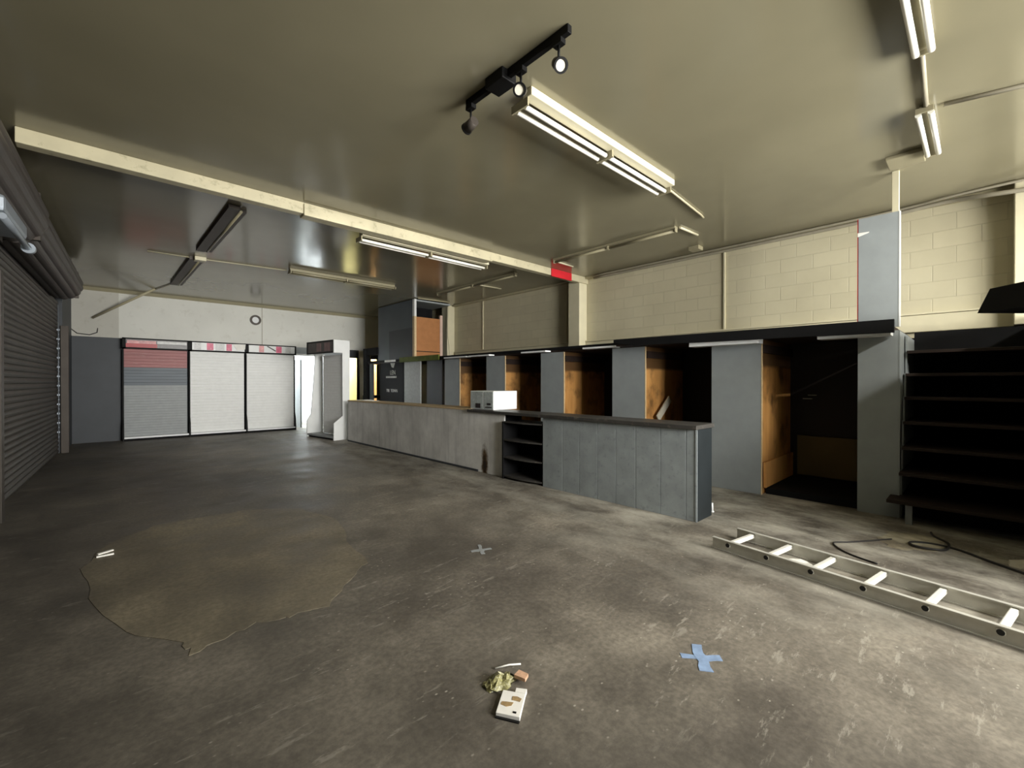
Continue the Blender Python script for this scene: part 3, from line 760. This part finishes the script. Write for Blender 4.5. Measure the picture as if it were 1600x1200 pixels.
mb = MB(); mb.cyl((4.66, 1.91, 0), (4.655, 1.91, .095), .011, 12); mb.cyl((4.66, 1.91, 0), (4.66, 1.91, .012), .018, 12)
tag(obj('pipe_stub', mb, M['white_gloss']), 'short white pipe stub standing at the black end of the counter', 'pipe')
bm = bmesh.new(); bmesh.ops.create_icosphere(bm, subdivisions=2, radius=1)
for v in bm.verts: v.co = Vector((v.co.x * .04, v.co.y * .085, max(0, v.co.z) * .03)) * random.uniform(.8, 1.15)
bmesh.ops.translate(bm, verts=bm.verts, vec=(3.80, .92, .001))
tag(obj('paper_scrap', bm, M['paper']), 'crumpled white paper on the floor between two ladder rungs', 'paper')
bm = bmesh.new(); bmesh.ops.create_icosphere(bm, subdivisions=2, radius=1)
for v in bm.verts: v.co = Vector((v.co.x * .08, v.co.y * .09, max(0, v.co.z) * .05)) * random.uniform(.8, 1.15)
bmesh.ops.translate(bm, verts=bm.verts, vec=(4.93, -.23, .001))
tag(obj('paper_scrap', bm, M['plank']), 'pale crumpled scrap on the floor at the right edge', 'paper')
# cord
def smooth_path(P, n=8):
    P = [Vector(p) for p in P]; out = []
    for i in range(len(P) - 1):
        p0, p1, p2, p3 = P[max(i - 1, 0)], P[i], P[i + 1], P[min(i + 2, len(P) - 1)]
        for k in range(n):
            u = k / n
            out.append(.5 * ((2 * p1) + (-p0 + p2) * u + (2 * p0 - 5 * p1 + 4 * p2 - p3) * u * u + (-p0 + 3 * p1 - 3 * p2 + p3) * u ** 3))
    return out + [P[-1]]
z = .007
P = [(4.95, .52, z), (4.62, .74, z), (4.48, .84, z), (4.30, .72, z), (4.2, .52, z)]
tag(obj('cord', MB().tube(smooth_path(P), .006, 8), M['cable']), 'thin dark cord looping on the floor behind the ladder', 'cord')
P = [(4.70, -.26, z), (4.86, -.06, z), (5.02, .12, z), (5.05, .28, z), (4.97, .40, z), (4.85, .36, z + .008), (4.9, .2, z + .008), (5.15, .18, z), (5.3, .27, z), (5.42, .3, z)]
tag(obj('cord', MB().tube(smooth_path(P), .009, 8), M['cable']), 'thicker dark cord tangled before the tiered shelves', 'cord')

# ------------------------------------------------------------------ ceiling fittings
def batten(label, x0, x1, yc, zc, lit=False, tubes=2, khaki=False, along='X', group='fluorescent battens on the ceiling', split=True, side=False, slim=False):
    """double tube batten; along X from x0 to x1 at y=yc, or along Y"""
    def bx(a, b, u0, u1, z0, z1): return B(a, b, u0, u1, z0, z1) if along == 'X' else B(u0, u1, a, b, z0, z1)
    def pt(a, u, z): return (a, u, z) if along == 'X' else (u, a, z)
    t = thing('fluorescent_batten', label, 'light', pt((x0 + x1) / 2, yc, zc), group)
    mat = M['batten_khaki'] if khaki else M['batten']
    sh = -.05 if side else 0
    hw = .03 if slim else .045
    obj('spine', bx(x0, x1, yc - hw + sh, yc + hw + sh, zc + (.03 if side else .02), CZ), mat, t, bevel=.006)
    mids = [x0, (x0 + x1) / 2, x1] if split else [x0, x1]
    offs = ((0, .085) if side else (-.036, .036) if slim else (-.062, .062)) if tubes == 2 else (0,)
    for a, b in zip(mids, mids[1:]):
        for s in offs:
            mb = MB().cyl(pt(a + .03, yc + s, zc - .008), pt(b - .03, yc + s, zc - .008), .019, 14)
            obj('tube', mb, (M['batten_khaki'] if khaki is True else M['tube']), t)
    hold = []
    for a in mids:
        d = .014
        mb = bx(max(a - d, x0), min(a + d, x1), yc - (.05 if slim else .085) + (.03 if side else 0), yc + (.05 if slim else .085) + (.03 if side else 0), zc - (.01 if slim else .028), zc + .03) if tubes == 2 else bx(max(a - d, x0), min(a + d, x1), yc - .03, yc + .03, zc - .028, zc + .03)
        obj('tube_holder', mb, M['batten_khaki'] if not lit else M['batten'], t)
    return t
batten('long double-tube batten light below the black spotlight track', 2.25, 4.38, 2.28, 3.36, side=True)
batten('long double-tube batten light hanging beside the ceiling beam', 2.57, 4.76, 5.70, 3.265, side=True)
batten('dull batten light beyond the ceiling beam, near the back wall', 2.6, 4.72, 8.75, 3.38, khaki=True)
batten('short double-tube light at the top right, cut by the picture edge', 2.85, 3.77, .25, 3.40, split=False, slim=True, khaki='spine')
batten('short double-tube light at the right above the tall grey panel', 4.56, 5.5, .30, 3.40, split=False, slim=True, khaki='spine')
batten('painted-over batten running along the block wall before the red panel', 2.82, 5.0, 5.70, 3.40, tubes=1, khaki=True, along='Y')
batten('painted-over batten along the block wall beyond the beam', 6.1, 8.75, 5.85, 3.40, tubes=1, khaki=True, along='Y')
# dark unlit fittings at the far left
for a, b, lab in ((6.06, 8.4, 'nearer of two dark ceiling channels in line at the far left'), (9.05, 11.7, 'farther of two dark ceiling channels in line at the far left')):
    t = thing('ceiling_channel', lab, 'light', (1.27, (a + b) / 2, 3.37), 'dark channels on the far left ceiling')
    obj('channel', B(1.14, 1.26, a, b, 3.40, CZ), M['steel_dark'], t)
    obj('edge_rail', B(1.30, 1.345, a + .1, b, 3.41, CZ), M['steel_dark'], t)
    obj('tube', MB().cyl((1.28, a + .05, 3.40), (1.28, b - .05, 3.40), .016, 12), M['batten_khaki'], t)
tag(obj('junction_box', B(1.2, 1.36, 8.95, 9.1, 3.385, CZ), M['batten'], bevel=.006), 'small cream junction box between the dark ceiling channels', 'junction box')

def conduit(label, pts, r=.012, m='conduit', name='conduit'):
    return tag(obj(name, MB().tube(pts, r, 8), M[m]), label, 'conduit')
zc = CZ - .014
conduit('conduit from the track-side batten to the block wall', [(4.38, 2.31, zc), (5.5, 2.40, zc), (5.62, 2.42, zc)])
conduit('conduit from the far left channels to the dull batten', [(.6, 9.1, zc), (1.4, 9.06, zc), (2.6, 8.9, zc)], .01)
conduit('conduit joining the two short lights at the top right', [(3.77, .262, zc), (4.56, .29, zc)], .016, 'grey_conduit')
conduit('conduit from the short light to the right picture edge', [(4.64, .2, zc), (4.8, -.35, zc), (5.0, -1.0, zc)], .016, 'grey_conduit')
conduit('short bright conduit at the near end of the painted-over batten', [(5.74, 2.79, zc), (6.22, 2.76, zc)], .016, 'cream')
conduit('short bright conduit beside the red panel', [(5.75, 5.04, zc), (6.28, 5.06, zc)], .014, 'cream')
conduit('short conduit beyond the beam near the block wall', [(5.9, 7.4, zc), (6.6, 7.36, zc)], .014)
conduit('short conduit above the boxed-in room', [(5.83, 9.6, zc), (6.75, 9.55, zc)], .014)
conduit('thin pale cable crossing the ceiling to the far left corner', [(.98, 12.75, zc), (1.2, 11.7, zc)], .009)
tag(obj('junction_box', B(5.38, 5.66, .36, .62, CZ - .035, CZ), M['batten_khaki'], bevel=.006), 'painted junction plate above the tall grey panel', 'junction box')
tag(obj('junction_box', B(6.7, 6.86, 2.96, 3.12, CZ - .06, CZ), M['batten_khaki'], bevel=.006), 'small painted box at the ceiling edge of the block wall', 'junction box')
P = smooth_path([(7.1, 5.2, 3.385), (7.1, 3, 3.385), (7.1, 1.2, 3.385), (7.09, .7, 3.395), (7.05, .25, 3.40), (6.93, -.1, 3.34), (6.93, -.6, 3.30), (6.93, -1.2, 3.30)], 6)
conduit('thick grey cable along the top of the block wall', P, .024, 'grey_conduit', 'wall_cable')
P = smooth_path([(7.06, 5.2, 3.42), (7.06, 3, 3.42), (7.06, 1.2, 3.42), (7.04, .6, 3.425), (6.95, .1, 3.425), (6.9, -1.2, 3.42)], 6)
conduit('thinner second cable above the thick grey one', P, .014, 'grey_conduit', 'wall_cable')
# red panel on the beam end
tag(obj('red_panel', B(6.1, 6.68, 5.412, 5.43, 3.30, CZ - .005), M['red_sign'], bevel=.003), 'red panel fixed to the wall end of the ceiling beam', 'sign')

# spotlight track
t = thing('spotlight_track', 'black ceiling spotlight track with three spots', 'light', (2.03, 2.15, 3.38))
obj('rail', B(2.012, 2.048, 1.66, 2.64, 3.40, CZ), M['black_metal'], t, bevel=.003)
obj('feed_box', B(1.965, 2.095, 2.18, 2.36, 3.375, CZ), M['black_metal'], t, bevel=.006)
for (y, aim, face) in ((1.745, (-.35, -.55, -.55), 0), (2.07, (-.5, -.35, -.35), 1), (2.60, (.06, 1, -.14), 2)):
    sp = obj('adaptor', B(2.008, 2.052, y - .035, y + .035, 3.37, 3.40), M['black_metal'], t)
    mb = MB().cyl((2.03, y, 3.37), (2.03, y, 3.30), .008, 10); obj('stem', mb, M['black_metal'], sp)
    a = Vector(aim).normalized(); c0 = Vector((2.03, y, 3.26))
    mb = MB().cyl(c0 - a * .05, c0 + a * .05, .034, 22, .040); obj('spot_head', mb, M['steel_dark'], sp)
    obj('rim', MB().ring(c0 + a * .05, a, .031, .043, .012, 24), M['black_metal'], sp)
    obj('lens', MB().cyl(c0 + a * .05, c0 + a * .055, .032, 22), M['lens'], sp)

# ------------------------------------------------------------------ light
M['lit_tube'] = emit('lit_tube', (255, 248, 232), 6)
t = batten('added lit batten light, unseen behind the camera', 3.7, 5.1, -2.0, 3.37, split=False)  # unseen batten added to throw a lit band on the tall panel
for ch in t.children:
    if ch.name.startswith('tube') and 'holder' not in ch.name: ch.data.materials[0] = M['lit_tube']
def lamp(name, kind, loc, energy, color, size=None, rot=None, sy=None):
    l = bpy.data.lights.new(name, kind); l.energy = energy; l.color = color
    if kind == 'AREA':
        l.shape = 'RECTANGLE'; l.size = size; l.size_y = sy or size
    elif size: l.shadow_soft_size = size
    o = bpy.data.objects.new(name, l); C.objects.link(o); o.location = loc
    if rot: o.rotation_euler = rot
    return o
o = lamp('added_window_light', 'AREA', (4.3, -4.6, 1.9), 1750, (1, .985, .95), 6.0, (PI / 2, 0, 0), 2.6)  # main light, added outside the invented near window
o.data.spread = math.radians(130)
lamp('added_batten_lamp', 'AREA', (4.4, -2.0, 3.33), 200, (1, .97, .9), 1.3, (0, 0, 0), .12)  # light of the added batten
sp_ = lamp('added_spot_lamp', 'SPOT', (2.05, 2.68, 3.235), 620, (1, .98, .94), .05)  # light added at the third track head to brighten the back wall
d_ = Vector((2.7, 13.6, .1)) - sp_.location
sp_.rotation_euler = d_.to_track_quat('-Z', 'Y').to_euler(); sp_.data.spot_size = math.radians(41); sp_.data.spot_blend = 1
lamp('white_room_lamp', 'POINT', (4.5, 15.0, 2.3), 220, (.93, .98, 1), .15)
lamp('yellow_room_lamp', 'POINT', (5.85, 15.0, 2.3), 60, (1, .94, .66), .12)
lamp('peach_room_lamp', 'POINT', (6.75, 15.0, 2.3), 45, (1, .84, .6), .12)

w = bpy.data.worlds.new('world'); S.world = w; w.use_nodes = True
w.node_tree.nodes['Background'].inputs['Color'].default_value = (.5, .55, .6, 1); w.node_tree.nodes['Background'].inputs['Strength'].default_value = .02

# ------------------------------------------------------------------ camera
cam = bpy.data.cameras.new('camera'); co = bpy.data.objects.new('camera', cam); C.objects.link(co)
cam.sensor_width = 36; cam.lens = 690 / 1600 * 36; cam.clip_start = .02
co.location = (0, 0, 1.35); co.rotation_euler = (math.radians(90 - .25), 0, -math.radians(43.29))
S.camera = co
vs = S.view_settings
S.display_settings.display_device = 'sRGB'
vs.view_transform = 'Standard'; vs.look = 'None'; vs.exposure = 0; vs.gamma = 1; vs.use_curve_mapping = False
